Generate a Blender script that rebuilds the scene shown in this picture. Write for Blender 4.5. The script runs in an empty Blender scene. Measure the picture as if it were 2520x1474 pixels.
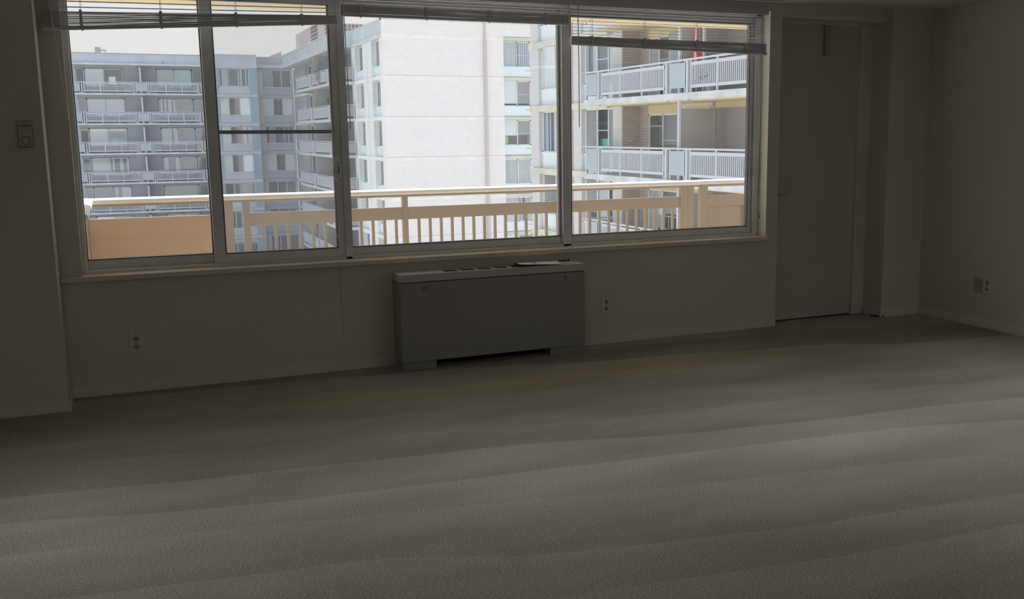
import bpy, math, random
from mathutils import Matrix, Vector
random.seed(7)
S = bpy.context.scene
COL = S.collection
PI = math.pi

# ------------------------------------------------------------------ camera
YAW, PITCH, ROLL, FPX = 0.4245013, -0.1625101, -0.0077022, 2458.603
PPX, PPY = 147.572, -6.901
CAM = Vector((0.0, -6.13258, 1.45325))
_f = Vector((math.sin(YAW)*math.cos(PITCH), math.cos(YAW)*math.cos(PITCH), math.sin(PITCH)))
_r = Vector((math.cos(YAW), -math.sin(YAW), 0)); _u = _r.cross(_f)
_c, _s = math.cos(ROLL), math.sin(ROLL)
_R = _r*_c + _u*_s; _U = -_r*_s + _u*_c
cd = bpy.data.cameras.new('camera'); cam = bpy.data.objects.new('camera', cd); COL.objects.link(cam)
cam.matrix_world = Matrix(((_R.x, _U.x, -_f.x, CAM.x), (_R.y, _U.y, -_f.y, CAM.y), (_R.z, _U.z, -_f.z, CAM.z), (0, 0, 0, 1)))
cd.sensor_width = 36.0; cd.lens = FPX/2520*36
cd.shift_x = -PPX/2520; cd.shift_y = PPY/2520
cd.clip_end = 1000; cd.clip_start = 0.05
S.camera = cam

# ------------------------------------------------------------------ world, sun, added fill lamps, exposure
w = bpy.data.worlds.new('world'); S.world = w; w.use_nodes = True
nt = w.node_tree; nt.nodes.clear()
wo = nt.nodes.new('ShaderNodeOutputWorld'); bg = nt.nodes.new('ShaderNodeBackground')
tc = nt.nodes.new('ShaderNodeTexCoord'); sep = nt.nodes.new('ShaderNodeSeparateXYZ'); rp = nt.nodes.new('ShaderNodeValToRGB')
nt.links.new(tc.outputs['Generated'], sep.inputs[0]); nt.links.new(sep.outputs['Z'], rp.inputs[0])
rp.color_ramp.elements[0].position = 0.0; rp.color_ramp.elements[0].color = (0.86, 0.84, 0.80, 1)
rp.color_ramp.elements[1].position = 1.0; rp.color_ramp.elements[1].color = (0.55, 0.75, 1.0, 1)
e = rp.color_ramp.elements.new(0.22); e.color = (0.82, 0.84, 0.86, 1)
nt.links.new(rp.outputs[0], bg.inputs[0]); bg.inputs[1].default_value = 1.0
nt.links.new(bg.outputs[0], wo.inputs[0])
sl = bpy.data.lights.new('sun', 'SUN'); sl.energy = 9.0; sl.angle = 0.03; sl.color = (1.0, 0.95, 0.87)
so = bpy.data.objects.new('sun', sl); COL.objects.link(so)
so.rotation_euler = Vector((0.12, 0.50, 0.86)).to_track_quat('Z', 'Y').to_euler(); so.location = (0, 40, 60)
FILL_LAMPS = [(-.3, -2.1, 2.1), (1.5, -2.15, 2.1), (3.2, -2.3, 2.7), (4.9, -2.4, 3.0), (-.6, -5.2, 19.0), (4.9, -5.2, 31.0)]
for lx, ly, le in FILL_LAMPS:      # added fill emitters, since daylight alone left the room too dark
    ll = bpy.data.lights.new('fill_light', 'AREA'); ll.shape = 'DISK'; ll.size = 0.46; ll.energy = le; ll.color = (1.0, 0.985, 0.96)
    if ly > -3: ll.spread = math.radians(70)
    lo = bpy.data.objects.new('fill_light', ll); COL.objects.link(lo); lo.location = (lx, ly, 2.345)
S.view_settings.view_transform = 'Standard'; S.view_settings.look = 'None'
S.view_settings.gamma = 1.0; S.view_settings.exposure = 0.0
S.view_settings.use_curve_mapping = False
cy = S.cycles
cy.max_bounces = 12; cy.diffuse_bounces = 7; cy.glossy_bounces = 4; cy.transmission_bounces = 6; cy.transparent_max_bounces = 24
cy.sample_clamp_indirect = 6.0; cy.caustics_reflective = False; cy.caustics_refractive = False
try:
    cy.use_denoising = True
except Exception:
    pass

# ------------------------------------------------------------------ materials
MATS = {}
def mat(name, col, rough=0.7, noise=None, bump=None, metal=0.0, spec=0.3):
    m = bpy.data.materials.new(name); m.use_nodes = True; t = m.node_tree
    b = t.nodes['Principled BSDF']
    b.inputs['Roughness'].default_value = rough; b.inputs['Metallic'].default_value = metal
    b.inputs['Specular IOR Level'].default_value = spec
    b.inputs['Base Color'].default_value = (*col, 1)
    co = t.nodes.new('ShaderNodeTexCoord')
    if noise:
        n = t.nodes.new('ShaderNodeTexNoise'); n.inputs['Scale'].default_value = noise[0]; n.inputs['Detail'].default_value = 4
        t.links.new(co.outputs['Object'], n.inputs['Vector'])
        r = t.nodes.new('ShaderNodeValToRGB'); a = noise[1]
        r.color_ramp.elements[0].position = 0.3; r.color_ramp.elements[1].position = 0.7
        r.color_ramp.elements[0].color = (*[c*(1-a) for c in col], 1)
        r.color_ramp.elements[1].color = (*[min(1, c*(1+a*.6)) for c in col], 1)
        t.links.new(n.outputs[0], r.inputs[0]); t.links.new(r.outputs[0], b.inputs['Base Color'])
    if bump:
        n2 = t.nodes.new('ShaderNodeTexNoise'); n2.inputs['Scale'].default_value = bump[0]; n2.inputs['Detail'].default_value = 2
        t.links.new(co.outputs['Object'], n2.inputs['Vector'])
        bp = t.nodes.new('ShaderNodeBump'); bp.inputs['Strength'].default_value = bump[1]; bp.inputs['Distance'].default_value = bump[2]
        t.links.new(n2.outputs[0], bp.inputs['Height']); t.links.new(bp.outputs[0], b.inputs['Normal'])
    MATS[name] = m
    return m

def brick_mat(name, c1, c2, mortar, bw=0.215, rh=0.075, bump=0.5):
    m = bpy.data.materials.new(name); m.use_nodes = True; t = m.node_tree; b = t.nodes['Principled BSDF']
    b.inputs['Roughness'].default_value = 0.85; b.inputs['Specular IOR Level'].default_value = 0.2
    co = t.nodes.new('ShaderNodeTexCoord'); se = t.nodes.new('ShaderNodeSeparateXYZ'); ad = t.nodes.new('ShaderNodeMath')
    cb = t.nodes.new('ShaderNodeCombineXYZ'); br = t.nodes.new('ShaderNodeTexBrick')
    t.links.new(co.outputs['Object'], se.inputs[0]); t.links.new(se.outputs[0], ad.inputs[0]); t.links.new(se.outputs[1], ad.inputs[1])
    t.links.new(ad.outputs[0], cb.inputs[0]); t.links.new(se.outputs[2], cb.inputs[1]); t.links.new(cb.outputs[0], br.inputs['Vector'])
    br.inputs['Scale'].default_value = 1.0; br.inputs['Brick Width'].default_value = bw; br.inputs['Row Height'].default_value = rh
    br.inputs['Mortar Size'].default_value = 0.008; br.inputs['Mortar Smooth'].default_value = 0.3
    br.inputs['Color1'].default_value = (*c1, 1); br.inputs['Color2'].default_value = (*c2, 1); br.inputs['Mortar'].default_value = (*mortar, 1)
    n = t.nodes.new('ShaderNodeTexNoise'); n.inputs['Scale'].default_value = 1.3; n.inputs['Detail'].default_value = 5
    t.links.new(co.outputs['Object'], n.inputs['Vector'])
    mx = t.nodes.new('ShaderNodeMix'); mx.data_type = 'RGBA'; mx.blend_type = 'MULTIPLY'; mx.inputs[0].default_value = 0.22
    t.links.new(br.outputs['Color'], mx.inputs[6]); t.links.new(n.outputs['Color'], mx.inputs[7])
    hs = t.nodes.new('ShaderNodeMix'); hs.data_type = 'RGBA'; hs.blend_type = 'MIX'; hs.inputs[0].default_value = 0.5
    t.links.new(br.outputs['Color'], hs.inputs[6]); t.links.new(mx.outputs[2], hs.inputs[7])
    t.links.new(hs.outputs[2], b.inputs['Base Color'])
    bp = t.nodes.new('ShaderNodeBump'); bp.inputs['Strength'].default_value = bump; bp.inputs['Distance'].default_value = 0.01; bp.invert = True
    t.links.new(br.outputs['Fac'], bp.inputs['Height']); t.links.new(bp.outputs[0], b.inputs['Normal'])
    MATS[name] = m; return m

def glass_mat(name, tint, gloss, gcol=(1, 1, 1), rough=0.02, veil=0.0, vcol=(0.8, 0.85, 0.95)):
    m = bpy.data.materials.new(name); m.use_nodes = True; t = m.node_tree; t.nodes.clear()
    o = t.nodes.new('ShaderNodeOutputMaterial'); tr = t.nodes.new('ShaderNodeBsdfTransparent'); gl = t.nodes.new('ShaderNodeBsdfGlossy')
    mx = t.nodes.new('ShaderNodeMixShader'); tr.inputs[0].default_value = (*tint, 1); gl.inputs['Color'].default_value = (*gcol, 1)
    gl.inputs['Roughness'].default_value = rough; mx.inputs[0].default_value = gloss
    t.links.new(tr.outputs[0], mx.inputs[1]); t.links.new(gl.outputs[0], mx.inputs[2]); last = mx
    if veil:
        tl = t.nodes.new('ShaderNodeBsdfTranslucent'); tl.inputs[0].default_value = (*vcol, 1)
        m2 = t.nodes.new('ShaderNodeMixShader'); m2.inputs[0].default_value = veil
        t.links.new(mx.outputs[0], m2.inputs[1]); t.links.new(tl.outputs[0], m2.inputs[2]); last = m2
    t.links.new(last.outputs[0], o.inputs[0]); MATS[name] = m; return m

WALL = mat('wall_paint', (0.60, 0.575, 0.53), 0.75, (0.9, 0.05), (260, 0.15, 0.001))
CEIL = mat('ceiling_paint', (0.62, 0.60, 0.56), 0.85, None, (180, 0.2, 0.001))
TRIM = mat('trim_paint', (0.64, 0.615, 0.57), 0.45)
DOORM = mat('door_paint', (0.52, 0.50, 0.46), 0.5, (0.8, 0.06))
ALU = mat('window_aluminium', (0.76, 0.78, 0.82), 0.42, (6, 0.08), None, 0.25)
ALUD = mat('window_aluminium_dark', (0.17, 0.175, 0.19), 0.45, None, None, 0.3)
GASKET = mat('gasket_black', (0.03, 0.03, 0.03), 0.6)
SLAT = mat('blind_slat', (0.64, 0.66, 0.70), 0.4)
SLATD = mat('blind_rail', (0.56, 0.57, 0.61), 0.4)
CORD = mat('cord_white', (0.75, 0.75, 0.72), 0.6)
WAND = mat('wand_clear', (0.72, 0.74, 0.74), 0.2)
HANDLE = mat('handle_white', (0.85, 0.85, 0.83), 0.3)
BRIGHT = mat('satin_nickel', (0.70, 0.68, 0.64), 0.25, None, None, 0.9)
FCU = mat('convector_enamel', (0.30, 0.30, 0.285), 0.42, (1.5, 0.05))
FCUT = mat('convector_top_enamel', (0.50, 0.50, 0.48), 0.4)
BLACK = mat('black_void', (0.012, 0.012, 0.012), 0.9)
GRILL = mat('grille_metal', (0.14, 0.145, 0.14), 0.5)
PAPER = mat('paper_white', (0.90, 0.93, 1.0), 0.7)
FOLDER = mat('folder_blue_black', (0.05, 0.06, 0.09), 0.5)
PLATE = mat('plate_ivory', (0.62, 0.60, 0.56), 0.35)
PLATEG = mat('plate_grey', (0.36, 0.34, 0.32), 0.4)
SLOT = mat('slot_dark', (0.03, 0.028, 0.025), 0.6)
THERM = mat('thermostat_plastic', (0.48, 0.46, 0.42), 0.4)
THERMD = mat('thermostat_dark', (0.16, 0.15, 0.15), 0.4)
RAILL = mat('rail_panel_tan', (0.64, 0.47, 0.33), 0.55, (1.5, 0.05))
RAILP = mat('rail_tan_paint', (0.46, 0.365, 0.275), 0.55, (3, 0.06))
RAILC = mat('rail_sunlit_white', (0.93, 0.88, 0.86), 0.45)  # near-white carries the blown-out sunlight on the handrail
CREAM = mat('soffit_cream', (0.74, 0.64, 0.42), 0.8, (0.5, 0.06))
CONC = mat('concrete_floor', (0.62, 0.60, 0.56), 0.9, (2, 0.1))
WRAIL = mat('white_painted_steel', (0.56, 0.61, 0.68), 0.5)
WPANEL = mat('pale_blue_panel', (0.42, 0.50, 0.57), 0.45, (0.7, 0.05))
WPAN2 = mat('bright_pale_panel', (0.76, 0.86, 0.90), 0.45, (0.7, 0.05))
BANDC = mat('cream_band_concrete', (0.66, 0.655, 0.57), 0.85, (1.2, 0.14))
WHITEC = mat('white_concrete', (0.62, 0.66, 0.70), 0.85, (1.6, 0.18))
WBAND = mat('pink_white_concrete', (0.88, 0.85, 0.85), 0.85, (1.6, 0.06))
BRW = brick_mat('white_brick', (0.95, 0.92, 0.93), (0.90, 0.89, 0.91), (0.80, 0.77, 0.78), 0.3, 0.115, 0.6)
BRWS = brick_mat('white_brick_small', (0.72, 0.72, 0.73), (0.68, 0.69, 0.71), (0.58, 0.58, 0.59), 0.3, 0.1, 0.6)
BRF = brick_mat('flank_white_brick', (0.88, 0.92, 0.92), (0.82, 0.86, 0.87), (0.66, 0.68, 0.68), 0.3, 0.1, 0.5)
BRT = brick_mat('tan_shade_brick', (0.56, 0.51, 0.46), (0.48, 0.44, 0.41), (0.36, 0.33, 0.31), 0.3, 0.1, 0.6)  # tan brick, darkened for the shade in the balcony recess
STUCB = mat('shade_haze_stucco', (0.32, 0.43, 0.56), 0.9, (0.35, 0.08))  # blue-grey holds the shade and distance haze of the far block
STUCP = mat('pale_haze_stucco', (0.54, 0.60, 0.69), 0.9, (0.5, 0.12))  # blue tint is atmospheric haze put into the stucco
STUCQ = mat('flank_stucco', (0.56, 0.64, 0.67), 0.9, (0.5, 0.1))
LBSP = mat('spandrel_dark_grey', (0.26, 0.27, 0.31), 0.9)
STUCT = mat('warm_grey_stucco', (0.42, 0.43, 0.46), 0.9, (0.4, 0.1))
PARTN = mat('grey_partition', (0.40, 0.385, 0.38), 0.8, (0.6, 0.05))
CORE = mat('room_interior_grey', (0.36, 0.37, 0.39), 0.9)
STUC3 = mat('slate_haze_stucco', (0.40, 0.47, 0.56), 0.9, (0.4, 0.08))  # bluish tone baked in for haze on the far bay
STUCW = mat('warm_pale_stucco', (0.62, 0.57, 0.55), 0.9, (0.4, 0.06))
BANDF = mat('flank_band', (0.82, 0.84, 0.80), 0.85, (1.2, 0.1))
HEADG = mat('shaded_header_grey', (0.40, 0.42, 0.46), 0.9)  # grey stands for the shadow below the far balcony slabs
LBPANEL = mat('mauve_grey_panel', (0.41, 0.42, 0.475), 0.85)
ROOFC = mat('roof_cream', (0.75, 0.63, 0.42), 0.9)
FRW = mat('white_window_frame', (0.80, 0.82, 0.85), 0.4)
FRG = mat('grey_blue_window_frame', (0.58, 0.64, 0.70), 0.4)
BLW = mat('blind_white', (0.92, 0.95, 0.95), 0.7)
BLG = mat('blind_greenish', (0.62, 0.72, 0.72), 0.7)
CURT = mat('curtain_pale', (0.62, 0.66, 0.76), 0.8)
VOID = mat('downspout_beige', (0.60, 0.55, 0.52), 0.6)
GREENM = mat('green_panel', (0.20, 0.62, 0.42), 0.5)
RED = mat('red_fabric', (0.62, 0.06, 0.06), 0.8)
ORANGE = mat('orange_plastic', (0.85, 0.30, 0.10), 0.6)
YELLOW = mat('yellow_plastic', (0.80, 0.58, 0.10), 0.6)
LEAF = mat('leaf_green', (0.08, 0.16, 0.08), 0.7, (8, 0.3))
WOOD = mat('tan_wood', (0.62, 0.42, 0.26), 0.6)
GROUND = mat('courtyard_paving', (0.50, 0.48, 0.45), 0.95, (0.2, 0.15))
GLASS = glass_mat('window_glass', (0.97, 0.98, 0.99), 0.025, (1, 1, 1), 0.01, 0.05)  # bluish translucent share stands in for the outdoor haze
PANE = glass_mat('far_window_glass', (0.92, 0.96, 0.98), 0.16, (0.85, 0.93, 1.0), 0.03)
SCREEN = glass_mat('insect_screen', (1, 1, 1), 0.0, (1, 1, 1), 0.5, 0.24, (0.40, 0.44, 0.50))
SHADE = mat('lamp_shade_glass', (0.85, 0.83, 0.8), 0.4)

def carpet():
    m = bpy.data.materials.new('carpet_loop'); m.use_nodes = True; t = m.node_tree; b = t.nodes['Principled BSDF']
    b.inputs['Roughness'].default_value = 0.95; b.inputs['Specular IOR Level'].default_value = 0.1
    co = t.nodes.new('ShaderNodeTexCoord')
    def N(kind, **k):
        n = t.nodes.new(kind)
        for a, v in k.items(): n.inputs[a].default_value = v
        return n
    # wobbling coordinate across the vacuum tracks, which run along X
    se = t.nodes.new('ShaderNodeSeparateXYZ'); t.links.new(co.outputs['Object'], se.inputs[0])
    wob = N('ShaderNodeTexNoise', Scale=0.55, Detail=2); t.links.new(co.outputs['Object'], wob.inputs['Vector'])
    w1 = t.nodes.new('ShaderNodeMath'); w1.operation = 'MULTIPLY_ADD'; w1.inputs[1].default_value = 0.22
    t.links.new(wob.outputs[0], w1.inputs[0]); t.links.new(se.outputs[1], w1.inputs[2])
    sk = t.nodes.new('ShaderNodeMath'); sk.operation = 'MULTIPLY_ADD'; sk.inputs[1].default_value = 0.14
    t.links.new(se.outputs[0], sk.inputs[0])
    irr = N('ShaderNodeTexNoise', Scale=1.1, Detail=1); irr.noise_dimensions = '1D'; t.links.new(se.outputs[1], irr.inputs['W'])
    w2_ = t.nodes.new('ShaderNodeMath'); w2_.operation = 'MULTIPLY_ADD'; w2_.inputs[1].default_value = 0.9
    t.links.new(irr.outputs[0], w2_.inputs[0]); t.links.new(w1.outputs[0], w2_.inputs[2]); t.links.new(w2_.outputs[0], sk.inputs[2])
    ms = t.nodes.new('ShaderNodeMath'); ms.operation = 'MULTIPLY'; ms.inputs[1].default_value = 2.7; t.links.new(sk.outputs[0], ms.inputs[0])
    fr = t.nodes.new('ShaderNodeMath'); fr.operation = 'FRACT'; t.links.new(ms.outputs[0], fr.inputs[0])
    fl = t.nodes.new('ShaderNodeMath'); fl.operation = 'FLOOR'; t.links.new(ms.outputs[0], fl.inputs[0])
    wn = t.nodes.new('ShaderNodeTexWhiteNoise'); wn.noise_dimensions = '1D'; t.links.new(fl.outputs[0], wn.inputs['W'])
    # patches along a track
    mp = t.nodes.new('ShaderNodeMapping'); mp.inputs['Scale'].default_value = (0.7, 2.2, 1); t.links.new(co.outputs['Object'], mp.inputs[0])
    pa = N('ShaderNodeTexNoise', Scale=1.6, Detail=3); t.links.new(mp.outputs[0], pa.inputs['Vector'])
    s1 = t.nodes.new('ShaderNodeMath'); s1.operation = 'MULTIPLY_ADD'; s1.inputs[1].default_value = 0.15; t.links.new(fr.outputs[0], s1.inputs[0])
    s2 = t.nodes.new('ShaderNodeMath'); s2.operation = 'MULTIPLY_ADD'; s2.inputs[1].default_value = 0.52; t.links.new(wn.outputs[0], s2.inputs[0])
    s3 = t.nodes.new('ShaderNodeMath'); s3.operation = 'MULTIPLY'; s3.inputs[1].default_value = 0.75; t.links.new(pa.outputs[0], s3.inputs[0])
    t.links.new(s3.outputs[0], s2.inputs[2]); t.links.new(s2.outputs[0], s1.inputs[2])
    r = t.nodes.new('ShaderNodeValToRGB'); r.color_ramp.elements[0].position = 0.25; r.color_ramp.elements[1].position = 0.95
    r.color_ramp.elements[0].color = (0.29, 0.272, 0.248, 1); r.color_ramp.elements[1].color = (0.53, 0.515, 0.48, 1)
    t.links.new(s1.outputs[0], r.inputs[0])
    mp2 = t.nodes.new('ShaderNodeMapping'); mp2.inputs['Scale'].default_value = (1.0, 1.7, 1); t.links.new(co.outputs['Object'], mp2.inputs[0])
    sp = N('ShaderNodeTexNoise', Scale=120.0, Detail=4); t.links.new(mp2.outputs[0], sp.inputs['Vector'])
    rr = t.nodes.new('ShaderNodeValToRGB'); rr.color_ramp.elements[0].position = 0.36; rr.color_ramp.elements[1].position = 0.64
    rr.color_ramp.elements[0].color = (0.42, 0.41, 0.39, 1); rr.color_ramp.elements[1].color = (1.0, 1.0, 1.0, 1)
    t.links.new(sp.outputs[0], rr.inputs[0])
    mx = t.nodes.new('ShaderNodeMix'); mx.data_type = 'RGBA'; mx.blend_type = 'MULTIPLY'; mx.inputs[0].default_value = 0.85
    t.links.new(r.outputs[0], mx.inputs[6]); t.links.new(rr.outputs[0], mx.inputs[7]); t.links.new(mx.outputs[2], b.inputs['Base Color'])
    bp = t.nodes.new('ShaderNodeBump'); bp.inputs['Strength'].default_value = 0.7; bp.inputs['Distance'].default_value = 0.006
    t.links.new(sp.outputs[0], bp.inputs['Height']); t.links.new(bp.outputs[0], b.inputs['Normal'])
    return m
CARPET = carpet()

# ------------------------------------------------------------------ geometry helpers
ID = lambda u, v, z: (u, v, z)
class MB:
    def __init__(s, T=ID, flip=False): s.v = []; s.f = []; s.T = T; s.flip = flip
    def box(s, u0, u1, v0, v1, z0, z1):
        if u0 > u1: u0, u1 = u1, u0
        if v0 > v1: v0, v1 = v1, v0
        b = len(s.v)
        s.v += [s.T(*p) for p in ((u0,v0,z0),(u1,v0,z0),(u1,v1,z0),(u0,v1,z0),(u0,v0,z1),(u1,v0,z1),(u1,v1,z1),(u0,v1,z1))]
        fs = [(0,3,2,1),(4,5,6,7),(0,1,5,4),(1,2,6,5),(2,3,7,6),(3,0,4,7)]
        for f in fs:
            f = tuple(b+i for i in f); s.f.append(f[::-1] if s.flip else f)
        return s
    def prism(s, pts, z0, z1):   # pts: list of (u,v), extruded in z
        b = len(s.v); n = len(pts)
        s.v += [s.T(p[0], p[1], z0) for p in pts] + [s.T(p[0], p[1], z1) for p in pts]
        s.f.append(tuple(b+i for i in range(n))[::-1]); s.f.append(tuple(b+n+i for i in range(n)))
        for i in range(n): j = (i+1) % n; s.f.append((b+i, b+j, b+n+j, b+n+i))
        return s
    def slant(s, u0, u1, v0, v1, za0, za1, zb0, zb1):  # bar whose z range differs at its two ends
        b = len(s.v)
        s.v += [s.T(*p) for p in ((u0,v0,za0),(u1,v0,zb0),(u1,v1,zb0),(u0,v1,za0),(u0,v0,za1),(u1,v0,zb1),(u1,v1,zb1),(u0,v1,za1))]
        for f in [(0,3,2,1),(4,5,6,7),(0,1,5,4),(1,2,6,5),(2,3,7,6),(3,0,4,7)]: s.f.append(tuple(b+i for i in f))
        return s
    def tube(s, path, r, n=8):
        rings = []
        for i, p in enumerate(path):
            p = Vector(p); a = Vector(path[max(0, i-1)]); c = Vector(path[min(len(path)-1, i+1)])
            d = (c-a).normalized(); up = Vector((0, 0, 1)) if abs(d.z) < .9 else Vector((1, 0, 0))
            x = d.cross(up).normalized(); y = d.cross(x).normalized(); ri = r[i] if isinstance(r, (list, tuple)) else r
            rings.append(len(s.v)); s.v += [tuple(p + (x*math.cos(2*PI*k/n) + y*math.sin(2*PI*k/n))*ri) for k in range(n)]
        for a, b in zip(rings, rings[1:]):
            for k in range(n): s.f.append((a+k, a+(k+1) % n, b+(k+1) % n, b+k))
        s.f.append(tuple(rings[0]+k for k in range(n))[::-1]); s.f.append(tuple(rings[-1]+k for k in range(n)))
        return s
    def disc(s, c, r, ax, d, n=20):  # short cylinder along axis ax, centre c, length d
        c = Vector(c); a = Vector(ax); return s.tube([tuple(c-a*d/2), tuple(c+a*d/2)], r, n)
    def build(s, name, m, parent=None, bevel=0, smooth=False):
        me = bpy.data.meshes.new(name); me.from_pydata(s.v, [], s.f); me.update(); me.materials.append(m)
        o = bpy.data.objects.new(name, me); COL.objects.link(o)
        if parent is not None: o.parent = parent; o.matrix_parent_inverse = parent.matrix_world.inverted()
        if bevel:
            md = o.modifiers.new('bevel', 'BEVEL'); md.width = bevel; md.segments = 2; md.limit_method = 'ANGLE'
        if smooth:
            for p in me.polygons: p.use_smooth = True
        return o
def tag(o, label=None, cat=None, group=None, kind=None):
    if label: o['label'] = label
    if cat: o['category'] = cat
    if group: o['group'] = group
    if kind: o['kind'] = kind
    return o
def thing(name, loc, label, cat, group=None, kind=None):
    o = bpy.data.objects.new(name, None); COL.objects.link(o); o.location = loc; o.empty_display_size = .1
    bpy.context.view_layer.update() if False else None
    o.matrix_world = Matrix.Translation(Vector(loc))
    return tag(o, label, cat, group, kind)
def copy_tree(o, parent=None, inv=None):
    c = o.copy(); COL.objects.link(c)
    if parent is not None: c.parent = parent
    for ch in list(o.children): copy_tree(ch, c)
    return c

# ------------------------------------------------------------------ room shell
XL, XR, YB, ZC = -2.6, 5.784, -9.2, 2.36
SILL, HEAD, JL, JR = 0.686, 2.30, -0.211, 4.352
tag(MB().box(XL-.2, XR+.2, YB-.2, 0.25, -0.2, 0.0).build('floor', CARPET), 'grey-beige loop-pile carpet with vacuum tracks across the whole room', 'floor', kind='structure')
tag(MB().box(XL-.2, XR+.2, YB-.2, 0.25, ZC, 2.62).build('ceiling', CEIL), 'plain painted ceiling just above the window blinds', 'ceiling', kind='structure')
wb = MB()
wb.box(-.5, 4.452, 0, .25, 0, SILL-.03).box(-.5, JL, 0, .25, SILL-.03, ZC).box(JL, JR, 0, .25, HEAD, ZC)
wb.box(JR, 4.452, 0, .25, SILL-.03, ZC).box(JL, JR, .17, .25, SILL-.03, SILL+.01).box(4.452, 5.403, 0, .25, 2.262, ZC).box(5.403, XR, -.08, .25, 0, ZC).box(5.30, 5.403, .137, .25, 0, 2.262)
tag(wb.build('wall_back', WALL), 'dim beige wall with the long window, convector and balcony door', 'wall', kind='structure')
tag(MB().box(XL, -.324, -.289, .25, 0, ZC).build('wall_left', WALL), 'projecting wall section at far left that carries the thermostat', 'wall', kind='structure')
tag(MB().box(XL-.2, XL, YB, .25, 0, ZC).build('wall_far_left', WALL), 'side wall of the room out of view to the left', 'wall', kind='structure')
tag(MB().box(XR, XR+.2, YB, .25, 0, ZC).build('wall_right', WALL), 'plain beige right-hand wall with a blank plate and an outlet', 'wall', kind='structure')
tag(MB().box(XL-.2, XR+.2, YB-.2, YB, 0, ZC).build('wall_front', WALL), 'wall of the room behind the viewer', 'wall', kind='structure')
def baseboard(name, m, label):
    tag(m.build(name, TRIM, bevel=.003), label, 'baseboard', kind='structure')
baseboard('baseboard_back', MB().box(-.324, 1.50, -.012, 0, 0, .055).box(2.79, 4.452, -.012, 0, 0, .055), 'low painted baseboard below the long window')
baseboard('baseboard_left', MB().box(XL, -.312, -.301, -.289, 0, .055).box(-.324, -.312, -.289, -.012, 0, .055), 'low baseboard on the wall under the thermostat')
baseboard('baseboard_right', MB().box(XR-.012, XR, YB, -.08, 0, .06), 'low baseboard along the right-hand wall')
baseboard('baseboard_corner', MB().box(5.391, XR-.012, -.092, -.08, 0, .06).box(5.391, 5.403, -.08, .10, 0, .06), 'short baseboard between the door and the right-hand corner')
tag(MB().box(JR-.003, JR, .0, .094, SILL, HEAD).build('trim_3', mat('reveal_daylit_white', (.86, .85, .80), .6)), 'right-hand reveal of the long window, whitened for the daylight on it', 'window reveal', kind='structure')  # separate pale layer puts the bright daylight into the reveal colour
# sill board
sm = MB(); sm.box(-.322, 4.356, -.028, .10, SILL-.030, SILL)
tag(sm.build('trim_1', TRIM, bevel=.004), 'painted sill board running under all four window panes', 'window sill', kind='structure')
# window: aluminium surround
FY0, FY1 = .095, .165
fr = MB()
fr.box(JL-.01, JL+.028, FY0, FY1+.03, SILL, HEAD); fr.box(JR-.055, JR, FY0, FY1+.03, SILL, HEAD)
fr.box(JL, JR, FY0, FY1+.03, HEAD-.035, HEAD); fr.box(JL, JR, FY0-.004, FY1+.03, SILL-.002, SILL+.018)
fr.box(1.270, 1.312, FY0-.004, FY1+.03, SILL, HEAD); fr.box(2.752, 2.815, FY0-.004, FY1+.03, SILL, HEAD)
tag(fr.build('trim_2', ALU, bevel=.003), 'grey aluminium outer frame and mullions of the long window', 'window frame', kind='structure')
def sash(name, x0, x1, gx0, gx1, gz0, gz1, yf, label, dark=False, extra=None):
    t = thing(name, ((x0+x1)/2, yf, SILL+.018), label, 'window', kind='structure')
    m = MB(); yb = yf+.032; z0, z1 = SILL+.018, HEAD-.035
    m.box(x0, gx0, yf, yb, z0, z1).box(gx1, x1, yf, yb, z0, z1).box(gx0, gx1, yf, yb, z0, gz0).box(gx0, gx1, yf, yb, gz1, z1)
    m.build('sash_frame', ALU, t, bevel=.002)
    g = MB(); q = .006
    g.box(gx0, gx0+q, yf-.001, yb, gz0, gz1).box(gx1-q, gx1, yf-.001, yb, gz0, gz1).box(gx0, gx1, yf-.001, yb, gz0, gz0+q).box(gx0, gx1, yf-.001, yb, gz1-q, gz1)
    g.build('glazing_bead', ALUD, t)
    gl = MB(); yg = yf+.018; b0 = len(gl.v)
    gl.v += [(gx0, yg, gz0), (gx1, yg, gz0), (gx1, yg, gz1), (gx0, yg, gz1)]; gl.f.append((0, 1, 2, 3))
    gl.build('glass_pane', GLASS, t)
    return t
GZ0, GZ1 = .757, 2.224
w1 = sash('window_1', JL+.026, .530, -.184, .497, GZ0, GZ1, .135, 'leftmost window pane with the solid tan balcony panel outside')
w2 = sash('window_2', .497, 1.272, .560, 1.226, GZ0, GZ1, .100, 'second window pane from the left, a slider with insect screen and pull handle')
w3 = sash('window_3', 1.300, 2.756, 1.314, 2.745, GZ0-.003, GZ1, .118, 'widest fixed window pane right of the pull handle')
w4 = sash('window_4', 2.811, 4.300, 2.826, 4.262, GZ0-.003, GZ1, .118, 'rightmost window pane, beside the balcony door')
# insect screen and its crossbar behind window_2
sc = MB(); sc.v += [(.556, .160, GZ0-.01), (1.232, .160, GZ0-.01), (1.232, .160, GZ1), (.556, .160, GZ1)]; sc.f.append((0, 1, 2, 3))
sc.build('insect_screen', SCREEN, w2)
MB().box(.553, 1.236, .150, .166, 1.462, 1.483).build('screen_crossbar', ALUD, w2)
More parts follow.
